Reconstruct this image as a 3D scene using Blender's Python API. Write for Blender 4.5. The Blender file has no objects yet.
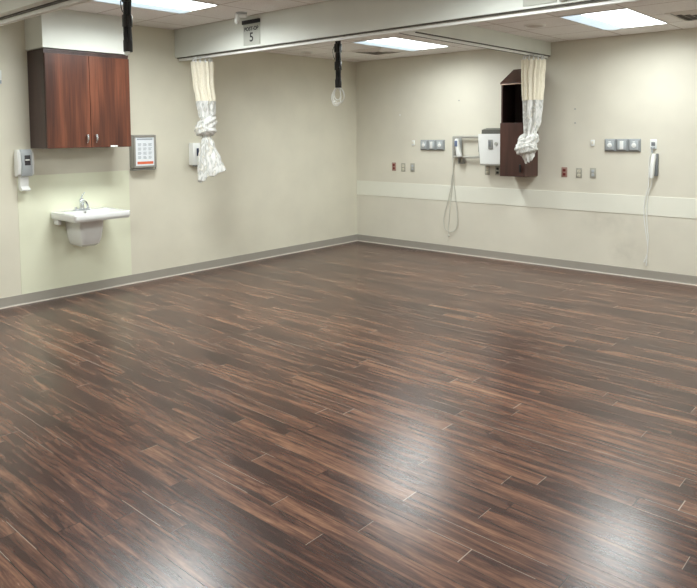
import bpy, bmesh, math, random
from mathutils import Vector, Matrix
random.seed(7)
S = bpy.context.scene
COL = S.collection
PI = math.pi
R = math.radians

# ------------------------------------------------------------------ camera
cam_d = bpy.data.cameras.new('camera'); cam = bpy.data.objects.new('camera', cam_d); COL.objects.link(cam)
S.camera = cam
yaw, pitch, roll = 0.728565, -0.0629296, -0.0087011
fw = Vector((-math.sin(yaw)*math.cos(pitch), math.cos(yaw)*math.cos(pitch), math.sin(pitch)))
rt = Vector((math.cos(yaw), math.sin(yaw), 0)); up = rt.cross(fw)
r2 = rt*math.cos(roll) + up*math.sin(roll); u2 = -rt*math.sin(roll) + up*math.cos(roll)
M = Matrix((r2, u2, -fw)).transposed().to_4x4(); M.translation = Vector((6.58527, -7.56817, 1.62))
cam.matrix_world = M
cam_d.sensor_width = 36; cam_d.sensor_fit = 'HORIZONTAL'
cam_d.lens = 673.465/697*36
cam_d.shift_y = (175.19-294)/697
cam_d.clip_start = 0.05

# ------------------------------------------------------------------ world, exposure
w = bpy.data.worlds.new('world'); S.world = w; w.use_nodes = True
w.node_tree.nodes['Background'].inputs[0].default_value = (0.9, 0.95, 1, 1)
w.node_tree.nodes['Background'].inputs[1].default_value = 0.02
S.view_settings.view_transform = 'Standard'; S.view_settings.look = 'None'
S.view_settings.gamma = 1; S.view_settings.use_curve_mapping = False
S.view_settings.exposure = 0.1
LIGHT = 9.0             # glow of each ceiling troffer's diffuser
LAMP = 40.0             # watts of the lamp in each troffer
SPREAD = 165            # cut-off of its prismatic lens, degrees

# ------------------------------------------------------------------ materials
def lin(c):
    return tuple(((v/255)/12.92 if v/255 <= .04045 else ((v/255+.055)/1.055)**2.4) for v in c)
def mat(name, rgb, rough=.5, metal=0, var=.04, scale=8, bump=0, bscale=60, coat=0, emit=0):
    m = bpy.data.materials.new(name); m.use_nodes = True
    nt = m.node_tree; N = nt.nodes; L = nt.links; b = N['Principled BSDF']
    c = lin(rgb)
    b.inputs['Roughness'].default_value = rough; b.inputs['Metallic'].default_value = metal
    b.inputs['Coat Weight'].default_value = coat
    tc = N.new('ShaderNodeTexCoord')
    n = N.new('ShaderNodeTexNoise'); n.inputs['Scale'].default_value = scale; n.inputs['Detail'].default_value = 3
    L.new(tc.outputs['Object'], n.inputs['Vector'])
    mx = N.new('ShaderNodeMix'); mx.data_type = 'RGBA'
    mx.inputs['A'].default_value = (*[v*(1-var) for v in c], 1); mx.inputs['B'].default_value = (*[min(1, v*(1+var)) for v in c], 1)
    L.new(n.outputs['Fac'], mx.inputs['Factor']); L.new(mx.outputs['Result'], b.inputs['Base Color'])
    if bump:
        n2 = N.new('ShaderNodeTexNoise'); n2.inputs['Scale'].default_value = bscale
        L.new(tc.outputs['Object'], n2.inputs['Vector'])
        bp = N.new('ShaderNodeBump'); bp.inputs['Strength'].default_value = bump; bp.inputs['Distance'].default_value = .002
        L.new(n2.outputs['Fac'], bp.inputs['Height']); L.new(bp.outputs['Normal'], b.inputs['Normal'])
    if emit:
        b.inputs['Emission Color'].default_value = (.90, .99, .98, 1); b.inputs['Emission Strength'].default_value = emit
    return m

def mathn(nt, op, a, b=None, c=None):
    n = nt.nodes.new('ShaderNodeMath'); n.operation = op
    for i, v in enumerate((a, b, c)):
        if v is None: continue
        if isinstance(v, (int, float)): n.inputs[i].default_value = v
        else: nt.links.new(v, n.inputs[i])
    return n.outputs[0]
def ramp(nt, fac, stops):
    n = nt.nodes.new('ShaderNodeValToRGB'); cr = n.color_ramp
    while len(cr.elements) < len(stops): cr.elements.new(.5)
    for e, (p, c) in zip(cr.elements, stops): e.position = p; e.color = (*c, 1)
    nt.links.new(fac, n.inputs[0]); return n.outputs[0]
def combine(nt, x, y, z):
    n = nt.nodes.new('ShaderNodeCombineXYZ')
    for i, v in enumerate((x, y, z)):
        if isinstance(v, (int, float)): n.inputs[i].default_value = v
        else: nt.links.new(v, n.inputs[i])
    return n.outputs[0]

def floor_material():
    m = bpy.data.materials.new('dark_wood_strip_floor'); m.use_nodes = True
    nt = m.node_tree; N = nt.nodes; L = nt.links; b = N['Principled BSDF']
    tc = N.new('ShaderNodeTexCoord'); sp = N.new('ShaderNodeSeparateXYZ'); L.new(tc.outputs['Object'], sp.inputs[0])
    X, Y = sp.outputs[0], sp.outputs[1]
    PW, PL = .1013, 1.2
    ry = mathn(nt, 'DIVIDE', mathn(nt, 'ADD', Y, 6.188), PW)
    row = mathn(nt, 'FLOOR', ry); fy = mathn(nt, 'FRACT', ry)
    wn = N.new('ShaderNodeTexWhiteNoise'); wn.noise_dimensions = '1D'; L.new(row, wn.inputs['W'])
    rx = mathn(nt, 'ADD', mathn(nt, 'DIVIDE', X, PL), mathn(nt, 'MULTIPLY', wn.outputs['Value'], 9.7))
    colm = mathn(nt, 'FLOOR', rx); fx = mathn(nt, 'FRACT', rx)
    wn2 = N.new('ShaderNodeTexWhiteNoise'); wn2.noise_dimensions = '2D'; L.new(combine(nt, row, colm, 0), wn2.inputs['Vector'])
    rnd = wn2.outputs['Value']
    # long grain streaks, broken per plank; the printed strips are narrower than the planks
    def streak(sx, sy, detail, dist, seed, rough=.6):
        v = combine(nt, mathn(nt, 'ADD', mathn(nt, 'MULTIPLY', X, sx), mathn(nt, 'MULTIPLY', rnd, 37.0+seed)),
                    mathn(nt, 'MULTIPLY', Y, sy), mathn(nt, 'MULTIPLY', rnd, 11.0))
        n = N.new('ShaderNodeTexNoise'); n.inputs['Scale'].default_value = 1; n.inputs['Detail'].default_value = detail
        n.inputs['Roughness'].default_value = rough; n.inputs['Distortion'].default_value = dist
        L.new(v, n.inputs['Vector']); return n.outputs['Fac']
    s1 = streak(1.9, 25, 7, .55, 0, .68)
    s2 = streak(5, 90, 5, .4, 5, .7)
    s3 = streak(6, 32, 7, .9, 9, .72)
    f = mathn(nt, 'ADD', mathn(nt, 'ADD', mathn(nt, 'MULTIPLY', s1, .66), mathn(nt, 'MULTIPLY', s2, .13)), mathn(nt, 'MULTIPLY', s3, .21))
    f = mathn(nt, 'ADD', f, mathn(nt, 'MULTIPLY', mathn(nt, 'SUBTRACT', rnd, .5), .10))
    f = mathn(nt, 'ADD', mathn(nt, 'MULTIPLY', mathn(nt, 'SUBTRACT', f, .5), 1.6), .5)
    colr = ramp(nt, f, [(.20, lin((38, 26, 24))), (.40, lin((60, 41, 37))), (.52, lin((86, 60, 50))), (.66, lin((118, 85, 68))), (.86, lin((156, 122, 97)))])
    # seams
    ey = mathn(nt, 'MINIMUM', fy, mathn(nt, 'SUBTRACT', 1, fy)); ex = mathn(nt, 'MINIMUM', fx, mathn(nt, 'SUBTRACT', 1, fx))
    wn3 = N.new('ShaderNodeTexNoise'); wn3.inputs['Scale'].default_value = 1; wn3.inputs['Detail'].default_value = 1
    L.new(combine(nt, mathn(nt, 'MULTIPLY', X, .9), mathn(nt, 'MULTIPLY', row, 7.3), 0), wn3.inputs['Vector'])
    sy = mathn(nt, 'LESS_THAN', ey, .021); sx = mathn(nt, 'LESS_THAN', ex, .0018)
    seam = mathn(nt, 'MAXIMUM', sy, sx)
    gap = mathn(nt, 'MAXIMUM', mathn(nt, 'MULTIPLY', mathn(nt, 'GREATER_THAN', wn3.outputs['Fac'], .63), sy), mathn(nt, 'MULTIPLY', sx, mathn(nt, 'GREATER_THAN', rnd, .55)))
    mx = N.new('ShaderNodeMix'); mx.data_type = 'RGBA'; L.new(mathn(nt, 'MULTIPLY', seam, .75), mx.inputs['Factor'])
    L.new(colr, mx.inputs['A']); mx.inputs['B'].default_value = (*lin((30, 20, 18)), 1)
    mx2 = N.new('ShaderNodeMix'); mx2.data_type = 'RGBA'; L.new(mathn(nt, 'MULTIPLY', gap, .6), mx2.inputs['Factor'])
    L.new(mx.outputs['Result'], mx2.inputs['A']); mx2.inputs['B'].default_value = (*lin((190, 172, 158)), 1)
    L.new(mx2.outputs['Result'], b.inputs['Base Color'])
    rn = N.new('ShaderNodeTexNoise'); rn.inputs['Scale'].default_value = 1.3; rn.inputs['Detail'].default_value = 4; L.new(tc.outputs['Object'], rn.inputs['Vector'])
    rr = mathn(nt, 'ADD', mathn(nt, 'MULTIPLY', rn.outputs['Fac'], .10), mathn(nt, 'ADD', .16, mathn(nt, 'MULTIPLY', s2, .08)))
    L.new(rr, b.inputs['Roughness'])
    b.inputs['Specular IOR Level'].default_value = .5
    bp = N.new('ShaderNodeBump'); bp.inputs['Strength'].default_value = .1; bp.inputs['Distance'].default_value = .001
    hgt = mathn(nt, 'SUBTRACT', mathn(nt, 'ADD', s2, mathn(nt, 'MULTIPLY', s3, .5)), mathn(nt, 'MULTIPLY', seam, 1.5))
    L.new(hgt, bp.inputs['Height']); L.new(bp.outputs['Normal'], b.inputs['Normal'])
    return m

def ceiling_material():
    m = bpy.data.materials.new('acoustic_ceiling_tile'); m.use_nodes = True
    nt = m.node_tree; N = nt.nodes; L = nt.links; b = N['Principled BSDF']
    b.inputs['Roughness'].default_value = .9
    tc = N.new('ShaderNodeTexCoord'); sp = N.new('ShaderNodeSeparateXYZ'); L.new(tc.outputs['Object'], sp.inputs[0])
    X, Y = sp.outputs[0], sp.outputs[1]
    front = mathn(nt, 'LESS_THAN', Y, -3.0)
    ox = mathn(nt, 'ADD', mathn(nt, 'MULTIPLY', front, -.45), 1.41)       # grid origin differs between the two bays
    oy = mathn(nt, 'ADD', mathn(nt, 'MULTIPLY', front, -3.14), -.55)
    def ed(v, o, step):
        f = mathn(nt, 'FRACT', mathn(nt, 'ADD', mathn(nt, 'DIVIDE', mathn(nt, 'SUBTRACT', v, o), step), 50))
        return mathn(nt, 'MULTIPLY', mathn(nt, 'MINIMUM', f, mathn(nt, 'SUBTRACT', 1, f)), step)
    g = mathn(nt, 'LESS_THAN', mathn(nt, 'MINIMUM', ed(X, ox, .615), ed(Y, oy, .555)), .008)
    n = N.new('ShaderNodeTexNoise'); n.inputs['Scale'].default_value = 160; n.inputs['Detail'].default_value = 2; L.new(tc.outputs['Object'], n.inputs['Vector'])
    c = ramp(nt, n.outputs['Fac'], [(.35, lin((238, 235, 232))), (.6, lin((250, 248, 246)))])
    mx = N.new('ShaderNodeMix'); mx.data_type = 'RGBA'; L.new(g, mx.inputs['Factor']); L.new(c, mx.inputs['A']); mx.inputs['B'].default_value = (*lin((206, 198, 192)), 1)
    L.new(mx.outputs['Result'], b.inputs['Base Color'])
    bp = N.new('ShaderNodeBump'); bp.inputs['Strength'].default_value = .3; bp.inputs['Distance'].default_value = .002
    L.new(mathn(nt, 'SUBTRACT', n.outputs['Fac'], mathn(nt, 'MULTIPLY', g, 2)), bp.inputs['Height']); L.new(bp.outputs['Normal'], b.inputs['Normal'])
    return m

def wood_material(name, dark, mid, light, rough=.35, sx=26, sz=1.3):
    m = bpy.data.materials.new(name); m.use_nodes = True
    nt = m.node_tree; N = nt.nodes; L = nt.links; b = N['Principled BSDF']
    b.inputs['Roughness'].default_value = rough
    tc = N.new('ShaderNodeTexCoord'); sp = N.new('ShaderNodeSeparateXYZ'); L.new(tc.outputs['Object'], sp.inputs[0])
    def nz(a, z, det, dist):
        n = N.new('ShaderNodeTexNoise'); n.inputs['Scale'].default_value = 1; n.inputs['Detail'].default_value = det; n.inputs['Distortion'].default_value = dist
        L.new(combine(nt, mathn(nt, 'MULTIPLY', sp.outputs[0], a), mathn(nt, 'MULTIPLY', sp.outputs[1], a), mathn(nt, 'MULTIPLY', sp.outputs[2], z)), n.inputs['Vector'])
        return n.outputs['Fac']
    f = mathn(nt, 'ADD', mathn(nt, 'MULTIPLY', nz(9, .8, 2, .3), .65), mathn(nt, 'MULTIPLY', nz(sx*3, sz*2, 4, .2), .35))
    L.new(ramp(nt, f, [(.36, lin(dark)), (.5, lin(mid)), (.64, lin(light))]), b.inputs['Base Color'])
    return m

def wall_material(name, rgb, dirt=None, bump=.12):
    m = bpy.data.materials.new(name); m.use_nodes = True
    nt = m.node_tree; N = nt.nodes; L = nt.links; b = N['Principled BSDF']
    b.inputs['Roughness'].default_value = .55
    tc = N.new('ShaderNodeTexCoord')
    n = N.new('ShaderNodeTexNoise'); n.inputs['Scale'].default_value = 2.2; n.inputs['Detail'].default_value = 3; L.new(tc.outputs['Object'], n.inputs['Vector'])
    c = lin(rgb); col = ramp(nt, n.outputs['Fac'], [(.3, tuple(v*.95 for v in c)), (.7, tuple(min(1, v*1.03) for v in c))])
    if dirt:
        sp = N.new('ShaderNodeSeparateXYZ'); L.new(tc.outputs['Object'], sp.inputs[0])
        tot = None
        for (x, z, rx, rz, k) in dirt:
            dx = mathn(nt, 'DIVIDE', mathn(nt, 'SUBTRACT', sp.outputs[0], x), rx); dz = mathn(nt, 'DIVIDE', mathn(nt, 'SUBTRACT', sp.outputs[2], z), rz)
            d = mathn(nt, 'ADD', mathn(nt, 'MULTIPLY', dx, dx), mathn(nt, 'MULTIPLY', dz, dz))
            e = mathn(nt, 'MULTIPLY', mathn(nt, 'MAXIMUM', mathn(nt, 'SUBTRACT', 1, d), 0), k)
            tot = e if tot is None else mathn(nt, 'MAXIMUM', tot, e)
        n2 = N.new('ShaderNodeTexNoise'); n2.inputs['Scale'].default_value = 9; n2.inputs['Detail'].default_value = 6; L.new(tc.outputs['Object'], n2.inputs['Vector'])
        fac = mathn(nt, 'MULTIPLY', tot, mathn(nt, 'SUBTRACT', mathn(nt, 'MULTIPLY', n2.outputs['Fac'], 2.4), .6)); fac = mathn(nt, 'MINIMUM', mathn(nt, 'MAXIMUM', fac, 0), 1)
        mx = N.new('ShaderNodeMix'); mx.data_type = 'RGBA'; L.new(fac, mx.inputs['Factor']); L.new(col, mx.inputs['A']); mx.inputs['B'].default_value = (*[v*.62 for v in c], 1)
        col = mx.outputs['Result']
    L.new(col, b.inputs['Base Color'])
    n3 = N.new('ShaderNodeTexNoise'); n3.inputs['Scale'].default_value = 220; L.new(tc.outputs['Object'], n3.inputs['Vector'])
    bp = N.new('ShaderNodeBump'); bp.inputs['Strength'].default_value = bump; bp.inputs['Distance'].default_value = .001
    L.new(n3.outputs['Fac'], bp.inputs['Height']); L.new(bp.outputs['Normal'], b.inputs['Normal'])
    return m

def curtain_print():
    m = bpy.data.materials.new('printed_curtain_cloth'); m.use_nodes = True
    nt = m.node_tree; N = nt.nodes; L = nt.links; b = N['Principled BSDF']
    b.inputs['Roughness'].default_value = .8
    tc = N.new('ShaderNodeTexCoord'); mp = N.new('ShaderNodeMapping'); mp.inputs['Scale'].default_value = (1, 1, .42); mp.inputs['Rotation'].default_value = (0, .25, 0)
    L.new(tc.outputs['Object'], mp.inputs[0])
    n = N.new('ShaderNodeTexNoise'); n.inputs['Scale'].default_value = 20; n.inputs['Detail'].default_value = 2; n.inputs['Distortion'].default_value = 1.2; L.new(mp.outputs[0], n.inputs['Vector'])
    L.new(ramp(nt, n.outputs['Fac'], [(.40, lin((236, 236, 234))), (.50, lin((220, 221, 218))), (.56, lin((186, 188, 186))), (.64, lin((222, 218, 206))), (.72, lin((238, 238, 236)))]), b.inputs['Base Color'])
    return m
def curtain_net():
    m = bpy.data.materials.new('cream_mesh_netting'); m.use_nodes = True
    nt = m.node_tree; N = nt.nodes; L = nt.links; b = N['Principled BSDF']
    b.inputs['Roughness'].default_value = .8
    tc = N.new('ShaderNodeTexCoord'); n = N.new('ShaderNodeTexVoronoi'); n.inputs['Scale'].default_value = 190; L.new(tc.outputs['Object'], n.inputs['Vector'])
    L.new(ramp(nt, n.outputs['Distance'], [(.1, lin((214, 206, 184))), (.5, lin((246, 240, 222)))]), b.inputs['Base Color'])
    return m

FLOOR = floor_material(); CEIL = ceiling_material()
WALL_L = wall_material('beige_wall_paint', (222, 218, 201))
WALL_R = wall_material('beige_wall_paint_scuffed', (221, 217, 203), dirt=[(3.75, .62, .40, .22, .35), (3.95, .28, .22, .2, .4), (1.15, .75, .5, .3, .12)])
BEAM = wall_material('off_white_bulkhead_paint', (224, 227, 220))
PANEL = mat('pale_green_wall_panel', (230, 232, 209), .3, var=.02)
STRIPE = mat('pale_wall_guard_rail', (232, 232, 220), .35, var=.02)
BASE = mat('grey_cove_base', (160, 155, 146), .45)
CAULK = mat('white_caulk_line', (215, 208, 198), .5)
CHERRY = wood_material('cherry_laminate_door', (62, 34, 26), (88, 49, 35), (114, 67, 48), .32)
CHERRY_D = wood_material('dark_cherry_carcass', (50, 34, 33), (62, 43, 41), (74, 52, 48), .4)
BROWN = wood_material('brown_laminate', (58, 36, 30), (70, 43, 36), (82, 52, 44), .38)
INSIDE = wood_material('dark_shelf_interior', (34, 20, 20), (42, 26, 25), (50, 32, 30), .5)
WHITE = mat('white_plastic', (236, 238, 236), .35, var=.015)
PORC = mat('white_porcelain', (228, 230, 229), .12, var=.01, coat=.3)
CHROME = mat('chrome', (222, 226, 230), .22, .9, var=.02)
STEEL = mat('brushed_steel', (150, 150, 146), .35, .8)
ALU = mat('white_aluminium_track', (244, 244, 240), .35)
TRACKD = mat('dark_slot_and_shade', (84, 82, 76), .6)  # serves the rail slot and the painted shade strips
GREY = mat('grey_plastic', (178, 184, 188), .4)
GREYD = mat('dark_grey_plastic', (120, 124, 128), .45)
GREYF = mat('warm_grey_frame', (154, 152, 144), .4)
BLACK = mat('black_plastic', (22, 23, 26), .35)
HOSE = mat('black_ribbed_hose', (24, 27, 34), .33, bump=.3, bscale=90)
BLUE = mat('navy_label', (32, 44, 78), .4)
RED = mat('dark_red_socket', (128, 44, 42), .4)
PLATE = mat('steel_wall_plate', (176, 174, 162), .38, .3)
IVORY = mat('ivory_socket', (232, 228, 212), .4)
PAPER = mat('white_paper', (236, 241, 246), .6, var=.01)
ORANGE = mat('orange_print', (226, 112, 76), .6)
INK = mat('grey_print', (158, 168, 176), .7)
INKB = mat('black_print', (30, 30, 32), .6)
SIGN = mat('light_grey_sign_plate', (186, 188, 180), .4)
NET = curtain_net(); CLOTH = curtain_print()
HOOK = mat('curtain_hooks_white', (228, 230, 230), .35)
CABLE = mat('pale_grey_cable', (205, 204, 194), .5)
CABLEW = mat('white_cable', (235, 236, 232), .45)
LENS = mat('lit_troffer_lens', (240, 245, 250), .4, emit=LIGHT)
LENSC = mat('lit_troffer_basket', (190, 215, 230), .4, emit=.80)
LENSC.node_tree.nodes['Principled BSDF'].inputs['Emission Color'].default_value = (.72, .88, 1, 1)
SCREEN = mat('dark_screen', (70, 68, 72), .15)

# ------------------------------------------------------------------ mesh helpers
class MB:
    def __init__(s): s.bm = bmesh.new(); s.m = 0
    def _fin(s, verts):
        for v in verts:
            for f in v.link_faces: f.material_index = s.m
    def box(s, a, b, bev=0, seg=2, rot=None):
        a = Vector(a); b = Vector(b); c = (a+b)/2; d = b-a
        g = bmesh.ops.create_cube(s.bm, size=1)['verts']
        bmesh.ops.scale(s.bm, vec=[abs(v) for v in d], verts=g)
        if bev > 0:
            es = list({e for v in g for e in v.link_edges})
            r = bmesh.ops.bevel(s.bm, geom=es, offset=bev, segments=seg, affect='EDGES', profile=.5)
            g = list({v for f in r['faces'] for v in f.verts} | {v for v in g if v.is_valid})
        if rot is not None: bmesh.ops.rotate(s.bm, cent=(0, 0, 0), matrix=rot, verts=g)
        bmesh.ops.translate(s.bm, vec=c, verts=g); s._fin(g); return s
    def cyl(s, a, b, r, r2=None, n=20):
        a = Vector(a); b = Vector(b); d = b-a
        g = bmesh.ops.create_cone(s.bm, cap_ends=True, segments=n, radius1=r, radius2=r if r2 is None else r2, depth=d.length)['verts']
        q = Vector((0, 0, 1)).rotation_difference(d.normalized()).to_matrix()
        bmesh.ops.rotate(s.bm, cent=(0, 0, 0), matrix=q, verts=g); bmesh.ops.translate(s.bm, vec=(a+b)/2, verts=g); s._fin(g); return s
    def sph(s, c, r, sc=(1, 1, 1), n=16):
        g = bmesh.ops.create_uvsphere(s.bm, u_segments=n, v_segments=n//2+2, radius=r)['verts']
        bmesh.ops.scale(s.bm, vec=sc, verts=g); bmesh.ops.translate(s.bm, vec=c, verts=g); s._fin(g); return s
    def rings(s, rs, close=True, cap0=True, cap1=True):
        V = [[s.bm.verts.new(p) for p in r] for r in rs]; n = len(V[0])
        for i in range(len(V)-1):
            for j in range(n if close else n-1):
                k = (j+1) % n
                f = s.bm.faces.new((V[i][j], V[i][k], V[i+1][k], V[i+1][j])); f.material_index = s.m
        if cap0: s.bm.faces.new(list(reversed(V[0]))).material_index = s.m
        if cap1: s.bm.faces.new(V[-1]).material_index = s.m
        return s
    def tube(s, pts, r, n=8, smooth=4, closed=False):
        P = [Vector(p) for p in pts]
        if smooth > 1:
            Q = []; L = len(P)
            for i in range(L if closed else L-1):
                if closed: p0, p1, p2, p3 = P[i-1], P[i], P[(i+1) % L], P[(i+2) % L]
                else: p0, p1, p2, p3 = P[max(i-1, 0)], P[i], P[i+1], P[min(i+2, L-1)]
                for k in range(smooth):
                    t = k/smooth
                    Q.append(.5*((2*p1)+(-p0+p2)*t+(2*p0-5*p1+4*p2-p3)*t*t+(-p0+3*p1-3*p2+p3)*t**3))
            if not closed: Q.append(P[-1])
            P = Q
        rs = []; prev = None; L = len(P)
        for i, p in enumerate(P):
            d = (P[(i+1) % L]-P[i-1]) if closed else (P[min(i+1, L-1)]-P[max(i-1, 0)])
            d.normalize()
            if prev is None: a = d.orthogonal().normalized()
            else: a = (prev-d*prev.dot(d)).normalized()
            prev = a; bb = d.cross(a)
            rr = r(i/(L-1)) if callable(r) else r
            rs.append([p+(a*math.cos(2*PI*k/n)+bb*math.sin(2*PI*k/n))*rr for k in range(n)])
        if closed: rs.append(rs[0]); s.rings(rs, True, False, False)
        else: s.rings(rs)
        return s
    def prism(s, poly, axis, a, b):
        def P(u, v, t): return {'x': (t, u, v), 'y': (u, t, v), 'z': (u, v, t)}[axis]
        return s.rings([[P(u, v, a) for u, v in poly], [P(u, v, b) for u, v in poly]])
    def build(s, name, mats, parent=None, smooth=True, label=None, matrix=None):
        bmesh.ops.remove_doubles(s.bm, verts=s.bm.verts, dist=1e-6)
        bmesh.ops.recalc_face_normals(s.bm, faces=s.bm.faces)
        me = bpy.data.meshes.new(name); s.bm.to_mesh(me); s.bm.free()
        for m in (mats if isinstance(mats, (list, tuple)) else [mats]): me.materials.append(m)
        if smooth:
            for p in me.polygons: p.use_smooth = True
            me.set_sharp_from_angle(angle=R(32))
        o = bpy.data.objects.new(name, me); COL.objects.link(o)
        if parent is not None: o.parent = parent
        if label: o['label'] = label
        return o
def box(a, b, bev=0, seg=2): return MB().box(a, b, bev, seg)
def tag(o, label, cat, group=None):
    o['label'] = label; o['category'] = cat
    if group: o['group'] = group
    return o
def struct(o): o['kind'] = 'structure'; return o
def thing(name, label, cat, loc, rz=0, group=None):
    o = bpy.data.objects.new(name, None); COL.objects.link(o); o.location = loc; o.rotation_euler = (0, 0, rz); o.empty_display_size = .1
    return tag(o, label, cat, group)
def dup(root, loc, label, group=None):
    r = root.copy(); COL.objects.link(r); r.location = loc; r['label'] = label
    if group: r['group'] = group
    for ch in list(root.children):
        c = ch.copy(); COL.objects.link(c); c.parent = r
        for g in list(ch.children):
            d = g.copy(); COL.objects.link(d); d.parent = c
    return r
def text(body, size, parent, loc, m, depth=.0006, rot=(PI/2, 0, 0), name='lettering', bold=0):
    cu = bpy.data.curves.new(name, 'FONT'); cu.body = body; cu.size = size; cu.extrude = depth; cu.align_x = 'CENTER'; cu.align_y = 'CENTER'; cu.offset = bold
    o = bpy.data.objects.new(name, cu); COL.objects.link(o)
    dg = bpy.context.evaluated_depsgraph_get(); me = bpy.data.meshes.new_from_object(o.evaluated_get(dg)); bpy.data.objects.remove(o)
    me.materials.clear(); me.materials.append(m)
    for p in me.polygons: p.material_index = 0
    n = bpy.data.objects.new(name, me); COL.objects.link(n); n.parent = parent; n.location = loc; n.rotation_euler = rot
    return n
LW = PI/2     # rotation that turns a thing built facing -Y so that it faces +X off the left wall

# ------------------------------------------------------------------ setting
RX, NY = 8.2, -9.6                 # far ends of the room behind and beside the camera
ZF, ZR = 2.796, 2.66               # ceiling of the front bay, of the two rear bays
struct(box((-.1, NY-.1, -.1), (RX+.1, .1, 0)).build('floor', FLOOR, smooth=False))
struct(box((-.12, NY, 0), (0, 0, 3)).build('wall_left', WALL_L, smooth=False))
struct(box((-.12, 0, 0), (RX+.12, .12, 3)).build('wall_right', WALL_R, smooth=False))
struct(box((RX, NY, 0), (RX+.12, 0, 3)).build('wall_far_side', WALL_L, smooth=False))
struct(box((-.12, NY-.12, 0), (RX+.12, NY, 3)).build('wall_back', WALL_L, smooth=False))
YB, TB = -3.125, .13               # main bulkhead: front face and thickness
c = MB()
c.box((0, YB+TB/2, ZR), (RX, 0, ZR+.05)).box((0, NY, ZF), (RX, YB+TB/2, ZF+.05))
struct(c.build('ceiling', CEIL, smooth=False))
ZB = 2.482
struct(box((0, YB, ZB), (RX, YB+TB, ZF), .003).build('trim_1', BEAM, smooth=False))
struct(box((2.895, YB+TB, 2.505), (3.045, 0, ZR), .003).build('trim_2', BEAM, smooth=False))
struct(box((0, -5.60, ZB), (RX, -5.47, ZF), .003).build('trim_3', BEAM, smooth=False))
struct(box((0, -4.785, 2.425), (.368, -3.912, ZF), .003).build('trim_4', BEAM, smooth=False))    # soffit over the cabinet
# cove base: a curved-foot profile along both walls with the caulk line at its foot
def base(name, left):
    prof = [(0, .0), (.013, .0), (.0105, .006), (.007, .012), (.006, .02), (.006, .099), (.004, .1006), (0, .1006)]
    m = MB()
    L0, L1 = (NY, 0) if left else (0, RX)
    for t0, t1 in ((L0, L1),):
        rs = []
        for t in (t0, t1):
            rs.append([((d, t, z) if left else (t, -d, z)) for d, z in prof])
        m.rings(rs)
    m.m = 1
    if left: m.box((.004, NY, .0), (.018, -.0, .011), .002)
    else: m.box((0, -.018, .0), (RX, -.004, .011), .002)
    struct(m.build(name, [BASE, CAULK], smooth=False))
base('baseboard_left', True); base('baseboard_right', False)
struct(box((0, -4.908, .1006), (.004, -3.742, 1.237), .001).build('trim_5', PANEL, smooth=False))
struct(box((0, -.006, .6994), (RX, 0, .9088), .002).build('trim_6', STRIPE, smooth=False))

# ------------------------------------------------------------------ ceiling lights
def troffer(loc, label):
    t = thing('ceiling_light', label, 'ceiling light', loc, 0, 'recessed ceiling lights')
    W, Lh = .308, .548
    f = MB()
    for (a, b) in (((-W, -Lh), (W, -Lh+.010)), ((-W, Lh-.010), (W, Lh)), ((-W, -Lh+.010), (-W+.010, Lh-.010)), ((W-.010, -Lh+.010), (W, Lh-.010))):
        f.box((a[0], a[1], -.008), (b[0], b[1], 0), .001)
    f.build('frame', WHITE, t, smooth=False)
    d = MB(); d.box((-.105, -Lh+.010, -.006), (W-.010, Lh-.010, -.001))
    d.build('diffuser', LENS, t, smooth=False)
    d = MB(); hw = (W-.010-.108)/2; xc = -.108-hw; xs = [-hw+2*hw*i/8 for i in range(9)]
    d.prism([(x+xc, -.004-.012*math.cos(x/hw*PI/2)) for x in xs]+[(xc+hw, -.001), (xc-hw, -.001)], 'y', -Lh+.011, Lh-.011)
    d.build('lamp_cover', LENSC, t)
    ld = bpy.data.lights.new('troffer_lamp', 'AREA'); ld.shape = 'RECTANGLE'; ld.size = .39; ld.size_y = 1.06
    ld.energy = LAMP; ld.spread = R(SPREAD); ld.color = (.965, 1, .985)
    lo = bpy.data.objects.new('lamp', ld); COL.objects.link(lo); lo.parent = t; lo.location = (.096, 0, -.010)
    return t
t0 = troffer((1.262, -4.25, ZF), 'lit rectangular ceiling light at the top left, beside the black cable drop')
dup(t0, (1.715, -1.145, ZR), 'lit rectangular ceiling light behind the long bulkhead in the corner bay')
dup(t0, (4.195, -1.105, ZR), 'lit rectangular ceiling light at the top right, right of the short cross bulkhead')
for (x, y, lb) in ((1.262, -7.4, 'added fill light on the camera side of the near bulkhead, by the sink wall'), (4.25, -7.4, 'added fill light nearest above the camera'), (4.25, -4.25, 'added fill light in the middle bay on the camera side of the long bulkhead, right one'), (7.1, -4.25, 'added fill light nearest the far side wall, camera side of the long bulkhead'), (7.1, -1.105, 'added fill light nearest the far side wall, behind the long bulkhead')):
    dup(t0, (x, y, ZR if y > -3 else ZF), lb)  # troffers out of view, added as fill to brighten walls and bulkheads

rear = bpy.data.lights['troffer_lamp'].copy(); rear.energy = LAMP*.60
for o in list(COL.objects):
    if o.type == 'LIGHT' and o.parent.location.y > -3: o.data = rear

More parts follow.
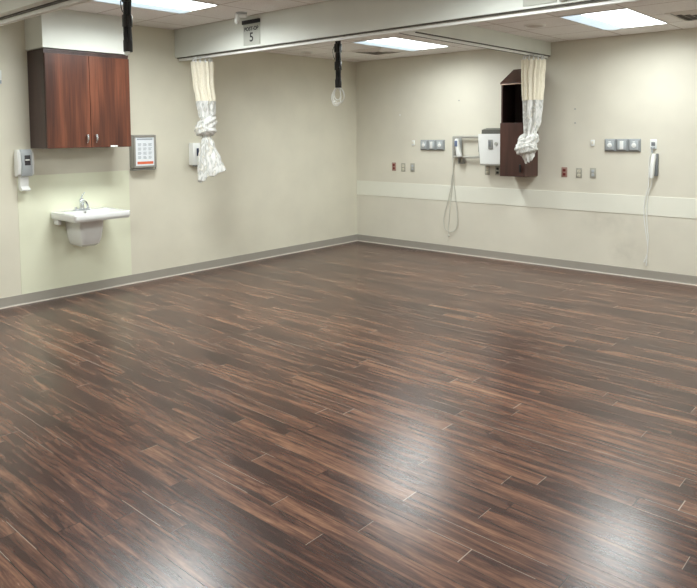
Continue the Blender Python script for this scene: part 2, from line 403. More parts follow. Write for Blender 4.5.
# ------------------------------------------------------------------ vents
def vent(loc, label):
    t = thing('ceiling_vent', label, 'vent', loc, 0, 'square ceiling air vents')
    f = MB(); W = .285
    for (a, b) in (((-W, -W), (W, -W+.03)), ((-W, W-.03), (W, W)), ((-W, -W+.03), (-W+.03, W-.03)), ((W-.03, -W+.03), (W, W-.03))):
        f.box((*a, -.006), (*b, 0), .001)
    f.build('frame', mat('vent_white_paint', (232, 228, 222), .5), t, smooth=False)
    box((-W+.03, -W+.03, -.002), (W-.03, W-.03, -.0005)).build('backing', mat('vent_dark_duct', (120, 114, 106), .7), t, smooth=False)
    for k in range(4):
        r = W-.045-.055*k
        q = MB()
        rs = []
        for z, rr in ((-.002, r), (-.016, r-.022), (-.018, r-.022), (-.004, r+.002)):
            rs.append([(-rr, -rr, z), (rr, -rr, z), (rr, rr, z), (-rr, rr, z)])
        rs.append(rs[0]); q.rings(rs, True, False, False)
        q.build('louvre', bpy.data.materials['vent_white_paint'], t, smooth=False)
    return t
v0 = vent((1.10, -.83, ZR), 'square louvred ceiling vent left of the light in the corner bay')
dup(v0, (4.93, -.86, ZR), 'square louvred ceiling vent at the right edge, right of the ceiling light')

# ------------------------------------------------------------------ ceiling discs, camera
def disc(loc, r, label):
    t = thing('ceiling_speaker', label, 'ceiling speaker', loc, 0, 'round ceiling fittings')
    m = MB(); n = 32
    prof = [(r, 0), (r, -.006), (r*.93, -.013), (r*.84, -.015), (r*.80, -.010)]
    m.rings([[(a*math.cos(2*PI*k/n), a*math.sin(2*PI*k/n), z) for k in range(n)] for a, z in prof], True, False, False)
    m.build('trim_ring', WHITE if r < .1 else mat('speaker_rim', (240, 238, 234), .5), t)
    m = MB(); m.cyl((0, 0, -.003), (0, 0, -.011), r*.80, n=32)
    for k in range(5): 
        a = r*(.15+.13*k)
        m.tube([(a*math.cos(q*PI/6), a*math.sin(q*PI/6), -.012) for q in range(12)], .0025, n=5, smooth=1, closed=True)
    m.build('grille', mat('speaker_grille', (214, 208, 202), .6), t)
    return t
disc((.385, -1.40, ZR), .075, 'small round flat ceiling fitting in the corner bay, left of the hanging cable bundle')
disc((3.505, -1.35, ZR), .105, 'larger round flat ceiling fitting left of the top right ceiling light')
t = thing('motion_sensor', 'small white ceiling sensor just left of the POST-OP 5 sign', 'sensor', (1.40, -3.30, ZF), R(35))
m = MB(); m.cyl((0, 0, 0), (0, 0, -.02), .055, .05); m.build('base', GREY, t)
m = MB(); m.cyl((-.035, 0, -.012), (-.045, -.01, -.085), .030, .024); m.sph((-.045, -.01, -.085), .024); m.build('head', WHITE, t)
m = MB(); m.box((-.02, -.022, -.05), (.05, .022, -.015), .008); m.build('bracket', WHITE, t)

# ------------------------------------------------------------------ bay signs on the bulkhead
def bay_sign(loc, num, label):
    t = thing('bay_sign', label, 'sign', loc, 0, 'bay number signs')
    box((-.125, -.008, 0), (.125, -.0, .232), .002).build('plate', SIGN, t)
    box((-.135, -.020, .208), (.130, -.001, .248), .004).build('header', BLACK, t, label='black top bar')
    text('POST-OP', .053, t, (0, -.009, .158), INKB, bold=.0012)
    text(num, .125, t, (.0, -.009, .072), INKB, bold=.002)
    return t
bay_sign((1.345, YB, 2.506), '5', 'grey plate sign reading POST-OP 5 with a black top bar on the long bulkhead')
bay_sign((4.42, YB, 2.50), '6', 'grey plate sign cut off by the top edge, right part of the long bulkhead')
t = thing('signal_light', 'small white and black fixture on the bulkhead right of the cut off sign', 'signal light', (4.62, YB, 2.50))
box((-.055, -.03, .0), (.0, 0, .07), .006).build('housing', WHITE, t)
m = MB(); m.cyl((.0, -.028, .03), (.06, -.028, .03), .024); m.build('lens', BLACK, t)

# ------------------------------------------------------------------ curtain tracks
def track_x(y, x0, x1, label, fr=-.088):
    t = thing('curtain_track', label, 'curtain track', (0, y, ZB), 0)
    m = MB(); z = 0
    m.box((x0, -.020, -.036), (x1, -.011, z)).box((x0, .011, -.036), (x1, .020, z)).box((x0, -.011, -.005), (x1, .011, z)).box((x0, -.011, -.026), (x1, -.005, -.022)).box((x0, .005, -.026), (x1, .011, -.022))
    m.build('rail', ALU, t, smooth=False)
    box((x0, fr, -.009), (x1, -.019, z)).build('painted_shade_strip', TRACKD, t, smooth=False)  # dark strip standing in for the shaded underside in front of the rail
    return t
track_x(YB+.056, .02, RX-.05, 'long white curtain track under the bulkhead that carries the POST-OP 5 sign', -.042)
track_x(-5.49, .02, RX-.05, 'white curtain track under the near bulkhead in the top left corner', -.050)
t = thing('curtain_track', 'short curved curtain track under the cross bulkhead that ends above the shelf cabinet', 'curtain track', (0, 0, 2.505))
m = MB(); pts = [(3.10, YB+.16, -.016), (3.03, YB+.19, -.016), (3.008, YB+.30, -.016), (3.006, YB+.5, -.016), (3.006, -1.5, -.016), (3.006, -.03, -.016)]
def sweep(m, pts, hw, hh):
    P = [Vector(p) for p in pts]; rs = []
    for i, p in enumerate(P):
        d = (P[min(i+1, len(P)-1)]-P[max(i-1, 0)]); d.z = 0; d.normalize(); s = Vector((-d.y, d.x, 0))
        rs.append([p+s*hw+Vector((0, 0, hh)), p-s*hw+Vector((0, 0, hh)), p-s*hw-Vector((0, 0, hh)), p+s*hw-Vector((0, 0, hh))])
    m.rings(rs)
sweep(m, pts, .017, .016); m.build('rail', ALU, t, smooth=False)
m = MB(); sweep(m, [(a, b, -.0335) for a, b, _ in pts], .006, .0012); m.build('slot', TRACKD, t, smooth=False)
box((3.024, YB+.45, -.008), (3.043, -.01, 0)).build('painted_shade_strip', TRACKD, t, smooth=False)  # shade line along the cross bulkhead's lower edge, put in as dark colour
m = MB(); m.cyl((3.10, YB+.16, -.001), (3.10, YB+.16, -.03), .022); m.build('end_stop', GREYD, t)

# ------------------------------------------------------------------ tied-up curtains
def wob(x, s): return math.sin(x*1.7+s)*.5+math.sin(x*3.1+s*2.3)*.3+math.sin(x*5.3+s*.7)*.2
def hang(name, m_, parent, z0, z1, prof, pleats, seed, nv=44, nu=112, slant=0.0):
    """pleated gathered cloth between z0 (top) and z1; prof(t) -> (cx, half width, half depth, pleat amount)"""
    rs = []
    for i in range(nv+1):
        t = i/nv; cx, hw, hd, am = prof(t)
        ring = []
        for j in range(nu):
            a = 2*PI*j/nu
            ph = pleats*a+wob(t*2.2, seed)*.9+wob(a*1.5, seed+2)*.8
            k = 1+am*(math.sin(ph)*.75+math.sin(ph*1.7+seed)*.25)+.02*wob(a*5+t*9, seed+5)
            x = cx+hw*k*math.cos(a); y = hd*k*math.sin(a)
            z = z0+(z1-z0)*t
            if slant and t > .55: z += (t-.55)/.45*(slant*math.cos(a)+.012*math.sin(ph))
            ring.append((x, y, z))
        rs.append(ring)
    m = MB(); m.rings(rs, True, False, False)
    o = m.build(name, m_, parent); 
    for p in o.data.polygons: p.use_smooth = True
    return o
def lerp(t, K):
    for i in range(len(K)-1):
        if t <= K[i+1][0]:
            u = (t-K[i][0])/(K[i+1][0]-K[i][0]); u = u*u*(3-2*u)
            return tuple(a+(b-a)*u for a, b in zip(K[i][1:], K[i+1][1:]))
    return K[-1][1:]
def knot(parent, cx, z, R0, r0, H, seed):
    m = MB(); rnd = random.Random(seed)
    def loop(cx, cz, Rx, Ry, r, tiltx, tilty, sd):
        M3 = Matrix.Rotation(tiltx, 3, 'X') @ Matrix.Rotation(tilty, 3, 'Y'); rs = []
        nu, nv = 72, 28
        for i in range(nu):
            a = 2*PI*i/nu; rad = Vector((math.cos(a), math.sin(a), 0)); c0 = Vector((Rx*math.cos(a), Ry*math.sin(a), 0)); ring = []
            for j in range(nv):
                b = 2*PI*j/nv
                rr = r*(1+.11*math.sin(7*b+1.3*math.sin(a+sd))+.08*wob(a*2+b, sd))
                ring.append(M3 @ (c0+rad*rr*math.cos(b)*.9+Vector((0, 0, rr*1.15*math.sin(b))))+Vector((cx, 0, cz)))
            rs.append(ring)
        rs.append(rs[0]); m.rings(rs, True, False, False)
    loop(cx+.008, z+H*.16, R0, R0*.85, r0, .35, -.55, seed)
    loop(cx-.012, z-H*.10, R0*1.05, R0*.9, r0*1.0, -.25, -.15, seed+3)
    loop(cx, z-H*.02, R0*.7, R0*.95, r0*.95, .25, .75, seed+6)
    m.sph((cx, 0, z), R0*.9, (1, .9, 1.1), 20)
    return m.build('knot', CLOTH, parent)
def hooks(parent, n, hw, hd, z):
    for k in range(n):
        a = 2*PI*k/n; x, y = hw*math.cos(a)*.92, hd*math.sin(a)*.92
        m = MB(); m.cyl((x, y, z-.044), (x, y, z-.012), .011, .008, 8); m.cyl((x, y, z-.012), (x, y, z+.006), .004, .004, 8)
        m.tube([(x, y, z+.004), (x*.9, y*.9, z+.016), (x*.75, y*.7, z+.014)], .004, 6, 3)
        m.build('hook', HOOK, parent)
# first: tied half-way, tail flares out below the knot
t = thing('privacy_curtain', 'knotted cubicle curtain with a flared loose tail, hanging on the left wall side', 'curtain', (.432, YB+.060, 2.45), R(41.7), 'knotted cubicle curtains')
hooks(t, 12, .112, .10, -.012)
hang('mesh_header', NET, t, -.042, -.47, lambda q: lerp(q, [(0, 0, .118, .10, .10), (.5, .006, .108, .09, .12), (1, .03, .102, .085, .12)]), 13, 1.0)
hang('cloth_drop', CLOTH, t, -.468, -.72, lambda q: lerp(q, [(0, .03, .100, .084, .17), (.5, .04, .085, .070, .22), (1, .04, .05, .045, .26)]), 8, 2.0)
knot(t, .030, -.755, .066, .056, .26, 1)
hang('cloth_tail', CLOTH, t, -.83, -1.30, lambda q: lerp(q, [(0, .03, .036, .036, .22), (.25, .035, .068, .055, .26), (.6, .055, .112, .085, .24), (1, .075, .140, .10, .22)]), 7, 3.0, slant=.06)
# second: tied higher, tail tucked into the knot
t = thing('privacy_curtain', 'knotted cubicle curtain with its tail tucked in, hanging before the brown shelf cabinet', 'curtain', (3.03, -.415, 2.47), R(41.7), 'knotted cubicle curtains')
hooks(t, 14, .125, .11, -.012)
hang('mesh_header', NET, t, -.042, -.50, lambda q: lerp(q, [(0, .0, .128, .11, .10), (.5, -.004, .12, .10, .12), (1, -.006, .108, .09, .14)]), 14, 5.0)
hang('cloth_drop', CLOTH, t, -.498, -.95, lambda q: lerp(q, [(0, -.004, .106, .09, .17), (.5, -.01, .092, .075, .2), (.85, -.03, .065, .055, .22), (1, -.045, .05, .045, .26)]), 8, 6.0)
knot(t, -.062, -1.01, .072, .058, .34, 7)
hang('cloth_tail', CLOTH, t, -1.05, -1.195, lambda q: lerp(q, [(0, -.062, .09, .08, .16), (.6, -.05, .065, .055, .2), (1, -.045, .04, .04, .22)]), 8, 8.0, nv=24, slant=.02)

# ------------------------------------------------------------------ hanging cable drops
def cable_drop(loc, zt, L, label, loops):
    t = thing('cable_drop', label, 'cable', loc, 0, 'black cable drops from the ceiling')
    H = zt-loc[2]
    for k, (x, y) in enumerate(((-.018, 0), (.018, .004), (.0, -.017), (.002, .018))):
        ph = k*1.7
        m = MB(); m.tube([(x*(1+.12*math.sin(i*1.3+ph)), y*(1+.15*math.cos(i+ph)), H*i/10) for i in range(11)], lambda u: .0155*(1+.05*math.sin(u*220)), 10, 18)
        m.build('hose', HOSE, t)
    for z, r in ((.21*1.0, .041), (.40, .043), (.02, .037)):
        m = MB(); n = 24; rs = []
        for zz, rr in ((-.045, r*.95), (-.04, r), (.04, r), (.045, r*.95)):
            rs.append([(rr*math.cos(2*PI*k/n), rr*math.sin(2*PI*k/n)*.92, z+.02+zz) for k in range(n)])
        m.rings(rs, True, True, True); m.build('strap', BLACK, t)
    m = MB()
    m.tube([(-.03, -.01, .46), (-.055, -.02, .41), (-.052, -.02, .35), (-.03, -.02, .30)], .0035, 6, 6)
    m.tube([(.03, -.01, .52), (.047, -.02, .40), (.04, -.02, .25), (.042, -.02, .12), (.02, -.02, .05)], .003, 6, 6)
    m.build('loose_wire', HOSE, t)
    m = MB()
    if loops:
        for (ax, az, ph, w_) in ((.014, .115, .5, .085), (-.02, .14, .9, .075), (.0, .125, .72, .10), (-.01, .095, 1.1, .06)):
            pts = [(ax+w_*math.sin(a)*math.cos(ph)*abs(math.sin(a/2))**.6-(.015 if az > .1 else 0)*(1-math.cos(a))*.5, w_*.5*math.sin(a)*math.sin(ph), .0-az*(1-math.cos(a))*.72) for a in [2*PI*i/18 for i in range(18)]]
            m.tube(pts, .0048, 7, 3, closed=True)
        m.tube([(-.01, -.02, 0), (-.035, -.03, -.05), (-.05, -.03, -.11), (-.03, -.03, -.16), (.0, -.03, -.13)], .003, 6, 5)
        m.build('white_cable_loops', CABLEW, t, label='white looped cable end')
    else:
        m.cyl((-.012, -.01, .01), (-.014, -.01, -.028), .012); m.cyl((.018, -.01, .01), (.018, -.012, -.022), .013); m.cyl((-.0, -.014, .0), (.0, -.014, -.034), .009)
        m.build('connector', WHITE, t, label='white connector ends')
        m = MB(); m.tube([(-.036, -.015, .14), (-.048, -.02, .132), (-.036, -.02, .126)], .003, 6, 4); m.build('clip', WHITE, t)
    return t
cable_drop((1.83, -4.78, 2.262), ZF, .5, 'black bundled cable drop hanging in front of the soffit above the cherry wall cabinet', False)
cable_drop((1.60, -2.135, 2.115), ZR, .5, 'black bundled cable drop with white looped cable hanging in the corner bay', True)

# ------------------------------------------------------------------ wall cabinet over the sink (local: x along wall, -y out of wall)
def at_left(name, label, cat, y, z, group=None, x=0): return thing(name, label, cat, (x, y, z), LW, group)
t = at_left('wall_cabinet', 'two-door cherry wood wall cabinet hanging above the sink', 'cabinet', -4.342, 1.497)
m = MB(); W = .428; D = .343; H = .905
m.box((-W, -D, 0), (-W+.018, -.001, H)).box((W-.018, -D, 0), (W, -.001, H)).box((-W+.018, -D, 0), (W-.018, -.001, .018)).box((-W+.018, -D, H-.018), (W-.018, -.001, H)).box((-W+.018, -.012, .018), (W-.018, -.001, H-.018)).box((-W+.018, -D+.01, .44), (W-.018, -.012, .455))
m.build('body', CHERRY_D, t, smooth=False)
box((-W, -D-.006, H), (W, -.001, H+.018), .001).build('top_rail', CHERRY_D, t, smooth=False)
for s in (-1, 1):
    x0, x1 = (-W+.002, -.002) if s < 0 else (.002, W-.002)
    d = box((x0, -D-.022, .003), (x1, -D-.002, H-.022), .0015).build('door', CHERRY, t, smooth=False)
    hx = -.045 if s < 0 else .045
    h = MB(); h.cyl((hx, -D-.022, .055), (hx, -D-.045, .055), .005, n=10).cyl((hx, -D-.022, .118), (hx, -D-.045, .118), .007, n=10)
    h.tube([(hx, -D-.040, .05), (hx, -D-.052, .07), (hx, -D-.054, .10), (hx, -D-.046, .125)], lambda u: .006+.005*u, 10, 4)
    h.build('handle', CHROME, d, label='chrome pull handle')
box((.20, -D-.0235, .003), (.275, -D-.022, .018)).build('sticker', WHITE, t, smooth=False, label='small white label strip')

# ------------------------------------------------------------------ sink
t = at_left('wall_sink', 'white porcelain wall-hung sink with chrome faucet on the pale green panel', 'sink', -4.32, 0, None, .004)
m = MB()
def rr(x0, x1, y0, y1, r, z, n=6):
    out = []
    for cx, cy, a0 in ((x1-r, y1-r, 0), (x0+r, y1-r, 90), (x0+r, y0+r, 180), (x1-r, y0+r, 270)):
        for k in range(n+1):
            a = R(a0+90*k/n); out.append((cx+r*math.cos(a), cy+r*math.sin(a), z))
    return out
W = .29; D = .52
rs = [rr(-W+.05, W-.05, -D+.08, -.0, .03, .793), rr(-W+.010, W-.010, -D+.012, -.0, .03, .800), rr(-W+.003, W-.003, -D+.003, 0, .03, .815), rr(-W, W, -D, 0, .03, .83),
      rr(-W, W, -D, 0, .03, .860), rr(-W+.004, W-.004, -D+.004, -.001, .03, .868), rr(-W+.014, W-.014, -D+.014, -.005, .025, .870),
      rr(-W+.045, W-.045, -D+.045, -.13, .06, .866), rr(-W+.055, W-.055, -D+.055, -.14, .07, .855), rr(-W+.075, W-.075, -D+.075, -.155, .08, .825), rr(-.12, .12, -D+.15, -.20, .07, .808)]
m.rings(rs); m.build('basin', PORC, t)
m = MB()
rs = [rr(-.15, .10, -.34, -.0, .03, .80), rr(-.145, .095, -.335, 0, .03, .70), rr(-.13, .085, -.32, 0, .035, .60), rr(-.115, .075, -.295, 0, .035, .545), rr(-.09, .055, -.25, 0, .03, .520)]
m.rings(rs); m.build('shroud', PORC, t)
for xa in (-W+.03, W-.07): box((xa, -.10, .74), (xa+.04, 0, .80), .01).build('bracket', PORC, t)
f = MB(); f.box((-.085, -.105, .868), (.085, -.05, .884), .008); f.cyl((0, -.078, .88), (0, -.078, .955), .026, .02)
f.tube([(0, -.08, .915), (0, -.12, .955), (0, -.165, .95), (0, -.205, .915)], lambda u: .015-.004*u, 12, 5); f.sph((0, -.078, .962), .026)
f.cyl((-.062, -.078, .88), (-.062, -.078, .90), .013); f.cyl((.062, -.078, .88), (.062, -.078, .90), .013)
fo = f.build('faucet', CHROME, t)
f = MB(); f.tube([(0, -.07, .97), (.0, -.085, 1.01), (.0, -.14, 1.045)], lambda u: .009-.003*u, 10, 4); f.build('lever', CHROME, fo)
MB().cyl((0, -.142, .850), (0, -.150, .850), .009).build('overflow_hole', STEEL, t)
MB().cyl((0, -.30, .806), (0, -.30, .811), .022).build('drain', STEEL, t)

# ------------------------------------------------------------------ soap dispenser, left
t = at_left('sanitizer_dispenser', 'grey and white hand sanitizer dispenser with drip tray, left of the cherry cabinet', 'dispenser', -4.855, 1.235)
m = MB(); m.rings([rr(-.075, .075, -.05, 0, .012, 0), rr(-.078, .078, -.085, 0, .014, .02), rr(-.078, .078, -.10, 0, .016, .12), rr(-.076, .076, -.092, 0, .016, .225), rr(-.07, .07, -.07, 0, .014, .252)])
m.build('body', WHITE, t)
m = MB(); m.rings([rr(-.045, .05, -.095, -.06, .008, .004), rr(-.048, .055, -.106, -.06, .01, .03), rr(-.046, .053, -.116, -.06, .012, .12), rr(-.05, .055, -.104, -.06, .012, .22), rr(-.05, .05, -.085, -.05, .01, .255)])
m.build('front_cover', GREY, t, label='grey front cover')
box((-.022, -.1185, .105), (.032, -.110, .20), .004).build('window', SCREEN, t)
box((-.018, -.1195, .15), (.022, -.117, .162), .001).build('level_mark', WHITE, t)
m = MB(); m.prism([(-.0, -.0), (-.05, .0), (-.06, -.012), (-.055, -.095), (-.095, -.125), (-.09, -.137), (-.03, -.137), (-.004, -.1)], 'x', -.045, .03); m.build('drip_tray', WHITE, t)

# ------------------------------------------------------------------ framed notice
t = at_left('notice_holder', 'grey framed wall notice with orange band, right of the cherry cabinet', 'notice', -3.585, 1.262)
m = MB(); m.box((-.145, -.062, .0), (.135, -.0, .355), .006); m.build('box_back', GREYF, t)
m = MB(); X0, X1, Z0, Z1, F = -.138, .132, .0, .352, .022
m.box((X0, -.088, Z0), (X1, -.06, Z0+F), .003).box((X0, -.088, Z1-F), (X1, -.06, Z1), .003).box((X0, -.088, Z0+F), (X0+F, -.06, Z1-F), .003).box((X1-F, -.088, Z0+F), (X1, -.06, Z1-F), .003)
m.build('frame', GREYF, t)
p = box((X0+F, -.078, Z0+F), (X1-F, -.0615, Z1-F)).build('paper', PAPER, t, smooth=False)
box((X0+F+.02, -.0788, Z0+F+.016), (X1-F-.012, -.078, Z0+F+.044)).build('orange_band', ORANGE, p, smooth=False)
m = MB(); rd = random.Random(3)
for r_ in range(4):
    for c_ in range(3):
        x = X0+F+.03+c_*.064; z = Z0+F+.075+r_*.046
        for k in range(3): m.box((x, -.0788, z+k*.011), (x+.030+rd.random()*.014, -.078, z+k*.011+.005))
m.box((X0+F+.02, -.0788, Z1-F-.03), (X1-F-.016, -.078, Z1-F-.016)); m.build('printed_lines', INK, p, smooth=False)
m = MB(); m.tube([(-.145, -.01, -.02), (-.13, -.07, -.022), (0, -.085, -.016), (.11, -.085, -.022), (.13, -.06, -.004)], .006, 8, 4); m.box((-.14, -.05, -.014), (.12, -.002, 0), .003); m.build('wire_bracket', STEEL, t)

# ------------------------------------------------------------------ box dispenser behind first curtain, call light at the left edge
t = at_left('glove_dispenser', 'small white wall dispenser with navy label, behind the knotted curtain on the left wall', 'dispenser', -2.885, 1.262)
m = MB(); m.rings([rr(-.085, .085, -.09, 0, .012, 0), rr(-.09, .09, -.10, 0, .014, .02), rr(-.09, .09, -.10, 0, .014, .22), rr(-.085, .085, -.085, 0, .012, .255)]); m.build('body', WHITE, t)
box((-.045, -.1025, .105), (-.015, -.100, .195), .001).build('navy_label', BLUE, t)
box((-.05, -.075, -.02), (.05, -.02, 0), .004).build('nozzle', GREYD, t)
t = at_left('thermostat', 'white wall thermostat cut off at the left edge of the photo', 'thermostat', -5.075, 2.10)
box((-.06, -.018, .035), (.06, 0, .125), .004).build('upper_module', WHITE, t); box((-.06, -.016, -.0), (.06, 0, .034), .004).build('base_plate', GREY, t)
box((-.05, -.018, .010), (.045, -.015, .019)).build('slot', BLACK, t); box((-.03, -.021, .075), (.035, -.017, .10), .002).build('display', SIGN, t)

# ------------------------------------------------------------------ right wall: plates and gas outlets
def small_plate(x, z, label):
    t = thing('blank_plate', label, 'wall plate', (x, 0, z), 0, 'small white wall fittings')
    box((-.022, -.014, -.036), (.022, 0, .036), .004).build('cover', WHITE, t)
    box((-.012, -.017, -.012), (.012, -.013, .02), .002).build('button', IVORY, t)
GASB = mat('gas_outlet_bezel', (150, 154, 156), .4); GASF = mat('gas_outlet_face', (176, 182, 186), .4)
def gas(x, z, label, wht):
    t = thing('medical_gas_outlet', label, 'gas outlet', (x, 0, z), 0, 'triple medical gas outlets')
    for k in range(3):
        cx = (k-1)*.131
        m = MB()
        def sq(h, v, y): return [(cx-h, y, -v), (cx+h, y, -v), (cx+h, y, v), (cx-h, y, v)]
        m.rings([sq(.0645, .070, 0), sq(.0645, .070, -.012), sq(.050, .055, -.030), sq(.046, .05, -.030)])
        p = m.build('outlet_box', GASB, t, smooth=False)
        box((cx-.044, -.037, -.050), (cx+.044, -.029, .050), .003).build('face_plate', GASF, p)
        m = MB()
        if k != 1:
            m.cyl((cx, -.036, 0), (cx, -.043, 0), .026, .024, 24); m.cyl((cx, -.042, 0), (cx, -.050, 0), .015, .013, 20); m.box((cx-.012, -.0385, .032), (cx+.012, -.0365, .042)); m.build('socket', WHITE if wht else WHITE, p)
        else:
            m.box((cx-.020, -.044, -.046), (cx+.020, -.036, .046), .003); m.build('slide', WHITE, p)
def outlet(x, z, kind, label):
    t = thing('wall_outlet', label, 'outlet', (x, 0, z), 0, 'wall outlets in a row')
    box((-.036, -.006, -.059), (.036, 0, .059), .003).build('plate', PLATE if kind != 'red' else mat('rose_steel_plate', (170, 140, 130), .4, .2), t)
    for s in (-1, 1):
        if kind == 'grey':
            box((-.017, -.010, s*.022-.017), (.017, -.004, s*.022+.017), .003).build('jack', GREY, t)
        else:
            m = MB(); m.box((-.017, -.010, s*.024-.016), (.017, -.004, s*.024+.016), .007)
            o = m.build('socket', RED if kind == 'red' else (IVORY if kind == 'white' else BLACK), t)
            m = MB(); m.box((-.009, -.0115, s*.024-.004), (-.006, -.0095, s*.024+.007)).box((.006, -.0115, s*.024-.004), (.009, -.0095, s*.024+.007)).cyl((0, -.0095, s*.024-.009), (0, -.0115, s*.024-.009), .003, n=8); m.build('slots', BLACK, o, smooth=False)
small_plate(1.045, 1.472, 'tiny white wall fitting left of the left triple gas outlet')
gas(1.366, 1.444, 'row of three grey medical gas outlets left of the wall rail', 1)
outlet(.703, 1.134, 'red', 'red duplex outlet, leftmost of the outlets nearest the room corner')
outlet(.868, 1.127, 'white', 'white duplex outlet between the red and the grey outlet near the corner')
outlet(1.029, 1.130, 'grey', 'grey outlet plate below the left triple gas outlet, right of the white outlet')
small_plate(3.56, 1.48, 'tiny white wall fitting left of the right triple gas outlet')
gas(3.893, 1.457, 'row of three grey medical gas outlets left of the corded handset', 1)
outlet(3.227, 1.137, 'red', 'red duplex outlet right of the brown shelf cabinet')
outlet(3.403, 1.133, 'white', 'white duplex outlet between the red and the grey outlet right of the shelf cabinet')
outlet(3.566, 1.137, 'grey', 'grey outlet plate below the right triple gas outlet')
outlet(2.205, 1.128, 'white', 'white duplex outlet right below the white wall box')
outlet(2.352, 1.128, 'black', 'outlet with black sockets at the left edge of the shelf cabinet')
for x, z, lb in ((3.345, 1.871, 'upper tiny dark screw hole above the red outlet right of the cabinet'), (3.347, 1.71, 'lower tiny dark screw hole above the red outlet right of the cabinet'), (1.779, 2.028, 'tiny dark screw head high above the wall rail')):
    m = MB(); m.cyl((0, 0, 0), (0, -.004, 0), .008, .005, 10); o = m.build('wall_screw', GREYD); o.location = (x, 0, z); tag(o, lb, 'screw', 'screws in the right wall')
m = MB(); m.cyl((0, 0, 0), (0, -.006, 0), .012, .008, 12); o = m.build('wall_plug', WHITE); o.location = (.811, 0, 1.862); tag(o, 'tiny white wall plug high near the room corner', 'plug')

# ------------------------------------------------------------------ wall rail with handset, cord
t = thing('wall_rail', 'grey rectangular wall rail frame holding a handheld unit, left of the white box', 'rail', (0, 0, 0))
m = MB(); x0, x1, z0, z1 = 1.735, 2.128, 1.296, 1.550
m.tube([(x0+.03, -.055, z1), (x1-.03, -.055, z1), (x1, -.055, z1-.03), (x1, -.055, z0+.03), (x1-.03, -.055, z0), (x0+.03, -.055, z0), (x0, -.055, z0+.03), (x0, -.055, z1-.03)], .017, 10, 5, closed=True)
m.build('frame_tube', mat('light_grey_rail', (170, 168, 160), .4), t)
box((x0-.012, -.07, z0+.02), (x0+.03, 0, z1-.01), .004).build('side_plate', GREYF, t)
box((x1-.03, -.05, 1.36), (x1-.0, 0, 1.48), .004).build('wall_bracket', GREYF, t)
m = MB(); m.box((1.80, -.06, 1.22), (1.82, -.02, 1.30), .003).box((1.87, -.06, 1.22), (1.89, -.02, 1.30), .003).box((1.80, -.06, 1.205), (1.89, -.02, 1.22), .003); m.build('lower_clip', STEEL, t)
t = thing('handheld_thermometer', 'white and blue handheld probe unit docked in the wall rail', 'thermometer', (1.822, -.072, 1.30), 0)
box((-.05, .0, -.0), (.02, .05, .235), .01).build('cradle', GREY, t)
m = MB(); m.rings([rr(.0, .062, -.052, -.004, .012, .0), rr(-.012, .052, -.060, -.002, .016, .05), rr(-.025, .030, -.060, -.002, .016, .13), rr(-.034, .024, -.064, -.002, .016, .19), rr(-.03, .02, -.05, -.002, .014, .232)]); m.build('body', WHITE, t)
box((-.024, -.068, .13), (.016, -.058, .205), .004).build('blue_keypad', mat('blue_grey_keypad', (104, 118, 150), .4), t, label='blue grey keypad')
m = MB()
m.tube([(1.735, -.055, 1.31), (1.703, -.03, 1.249), (1.692, -.012, 1.096), (1.681, -.012, .865), (1.658, -.014, .671), (1.624, -.01, .34), (1.63, -.01, .24)], .0045, 7, 5)
m.tube([(1.735, -.06, 1.31), (1.706, -.035, 1.249), (1.714, -.02, .963), (1.748, -.02, .696), (1.771, -.02, .487), (1.76, -.02, .371), (1.72, -.02, .31), (1.647, -.02, .293), (1.585, -.02, .32), (1.557, -.02, .40), (1.563, -.02, .50), (1.613, -.02, .669), (1.669, -.024, .865), (1.69, -.028, 1.05)], .0055, 7, 5)
m.sph((1.628, -.012, .235), .012)
o = m.build('looped_cord', CABLE); tag(o, 'thin pale looped cord hanging from the left end of the wall rail', 'cord')

# ------------------------------------------------------------------ white wall box
t = thing('sharps_box', 'white wall box with dark top, against the left side of the brown shelf cabinet', 'box', (2.318, 0, 1.218))
m = MB(); m.rings([rr(-.145, .16, -.13, 0, .01, 0), rr(-.165, .165, -.150, 0, .012, .30), rr(-.165, .165, -.150, 0, .012, .372)]); m.build('body', WHITE, t)
m = MB(); m.prism([(-.0, .373), (-.146, .373), (-.140, .425), (-.02, .445), (0, .445)], 'x', -.115, .150); m.build('lid', mat('olive_grey_lid', (84, 84, 76), .5), t, label='dark grey lid')
box((-.02, -.152, .185), (.045, -.147, .30), .002).build('window', mat('grey_view_window', (150, 152, 148), .3), t); box((-.012, -.154, .215), (.018, -.151, .285), .002).build('display', GREYD, t)
m = MB(); m.cyl((.09, -.148, .25), (.09, -.1525, .25), .022, n=20); m.build('seal', SIGN, t)
box((-.14, -.14, -.022), (.16, -.0, -.001), .004).build('bottom_tray', GREYF, t)

# ------------------------------------------------------------------ brown shelf cabinet with sloped top
t = thing('shelf_cabinet', 'tall narrow brown wall cabinet with open upper shelf and sloped top, behind the knotted curtain', 'cabinet', (2.566, 0, 1.083))
W, D, T = .325, .33, .018; HF, HB = 1.10, 1.275; ZM = .638
side = [(0, 0), (-D+.02, 0), (-D+.02, HF), (0, HB)]
m = MB(); m.prism(side, 'x', 0, T); m.build('side_panel', BROWN, t, smooth=False)
m = MB(); m.prism(side, 'x', W-T, W); m.build('side_panel', BROWN, t, smooth=False)
m = MB(); m.prism([(-.001, HB), (-D, HF-.004), (-D, HF+.014), (-.001, HB+.018)], 'x', -.004, W+.004); m.build('sloped_top', BROWN, t, smooth=False)
box((-.0, -D-.003, HF-.012), (W, -D+.02, HF-.001), .001).build('front_edge_strip', mat('pale_edge_strip', (206, 178, 158), .4), t, label='pale front edge strip')
box((T, -D+.02, ZM-.02), (W-T, -.011, ZM)).build('shelf', BROWN, t, smooth=False)
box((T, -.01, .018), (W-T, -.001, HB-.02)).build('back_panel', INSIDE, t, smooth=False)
for xa in (T, W-T-.003): box((xa, -D+.022, ZM), (xa+.003, -.011, HF-.015)).build('inner_lining', INSIDE, t, smooth=False)
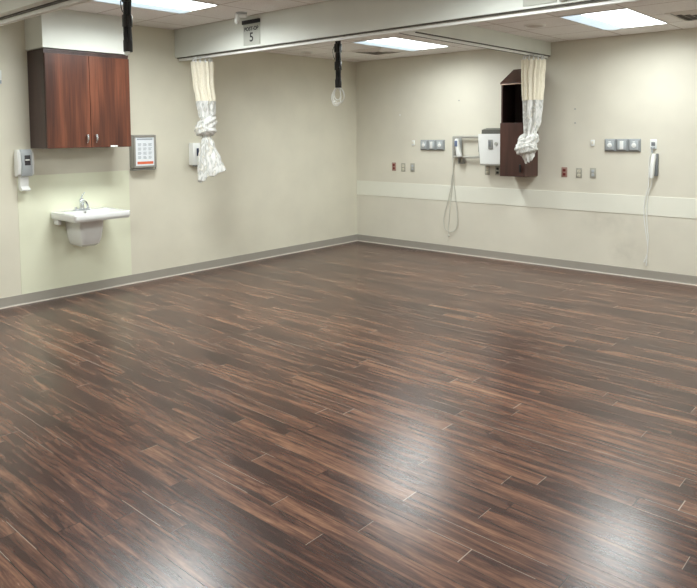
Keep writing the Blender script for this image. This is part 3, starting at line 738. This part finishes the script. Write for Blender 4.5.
box((T, -D+.02, 0), (W-T, -.011, T)).build('bottom_panel', BROWN, t, smooth=False)
d = box((-.002, -D, .002), (W+.002, -D+.019, ZM-.002), .0015).build('door', BROWN, t, smooth=False)
m = MB(); hx = W-.052; m.cyl((hx, -D, .085), (hx, -D-.02, .085), .008).box((hx-.014, -D-.028, .055), (hx+.014, -D-.016, .15), .008); m.build('lock_handle', BLACK, d, label='black latch handle')

# ------------------------------------------------------------------ corded handset at the right
t = thing('call_handset', 'white corded nurse call handset hanging from a wall plate at the right edge', 'handset', (4.22, 0, 1.10))
p = box((-.036, -.012, .318), (.034, 0, .422), .004).build('wall_plate', WHITE, t)
m = MB(); m.box((-.022, -.014, .352), (.018, -.011, .392), .002).build('keypad', GREYD, p)
m = MB(); m.cyl((-.008, -.012, .338), (-.008, -.045, .328), .012).cyl((-.008, -.03, .330), (-.008, -.03, .27), .009); m.cyl((.012, -.012, .335), (.012, -.035, .33), .010); m.build('plug', GREY, t)
box((.018, -.045, .03), (.055, 0, .27), .008).build('cradle', GREYD, t, label='dark wall cradle')
m = MB(); m.rings([rr(-.012, .022, -.082, -.045, .010, .01), rr(-.020, .028, -.088, -.042, .012, .05), rr(-.012, .034, -.088, -.042, .012, .14), rr(-.002, .044, -.084, -.042, .012, .23), rr(.006, .042, -.078, -.045, .010, .27)]); m.build('handpiece', WHITE, t)
m = MB()
m.tube([(4.212, -.04, 1.38), (4.187, -.03, 1.30), (4.184, -.03, 1.041), (4.155, -.025, .90), (4.138, -.02, .794), (4.142, -.02, .66), (4.156, -.02, .548), (4.180, -.02, .40), (4.184, -.02, .304), (4.159, -.02, .213)], .0055, 7, 5)
m.tube([(4.225, -.06, 1.115), (4.215, -.03, 1.04), (4.179, -.022, .936), (4.168, -.02, .75), (4.176, -.02, .55), (4.188, -.02, .446), (4.176, -.02, .197)], .0055, 7, 5)
m.cyl((4.159, -.02, .215), (4.150, -.02, .185), .009, .007); m.cyl((4.175, -.02, .197), (4.172, -.02, .15), .009, .007)
o = m.build('handset_cord', CABLEW); tag(o, 'long white double cord hanging from the call handset at the right', 'cord')
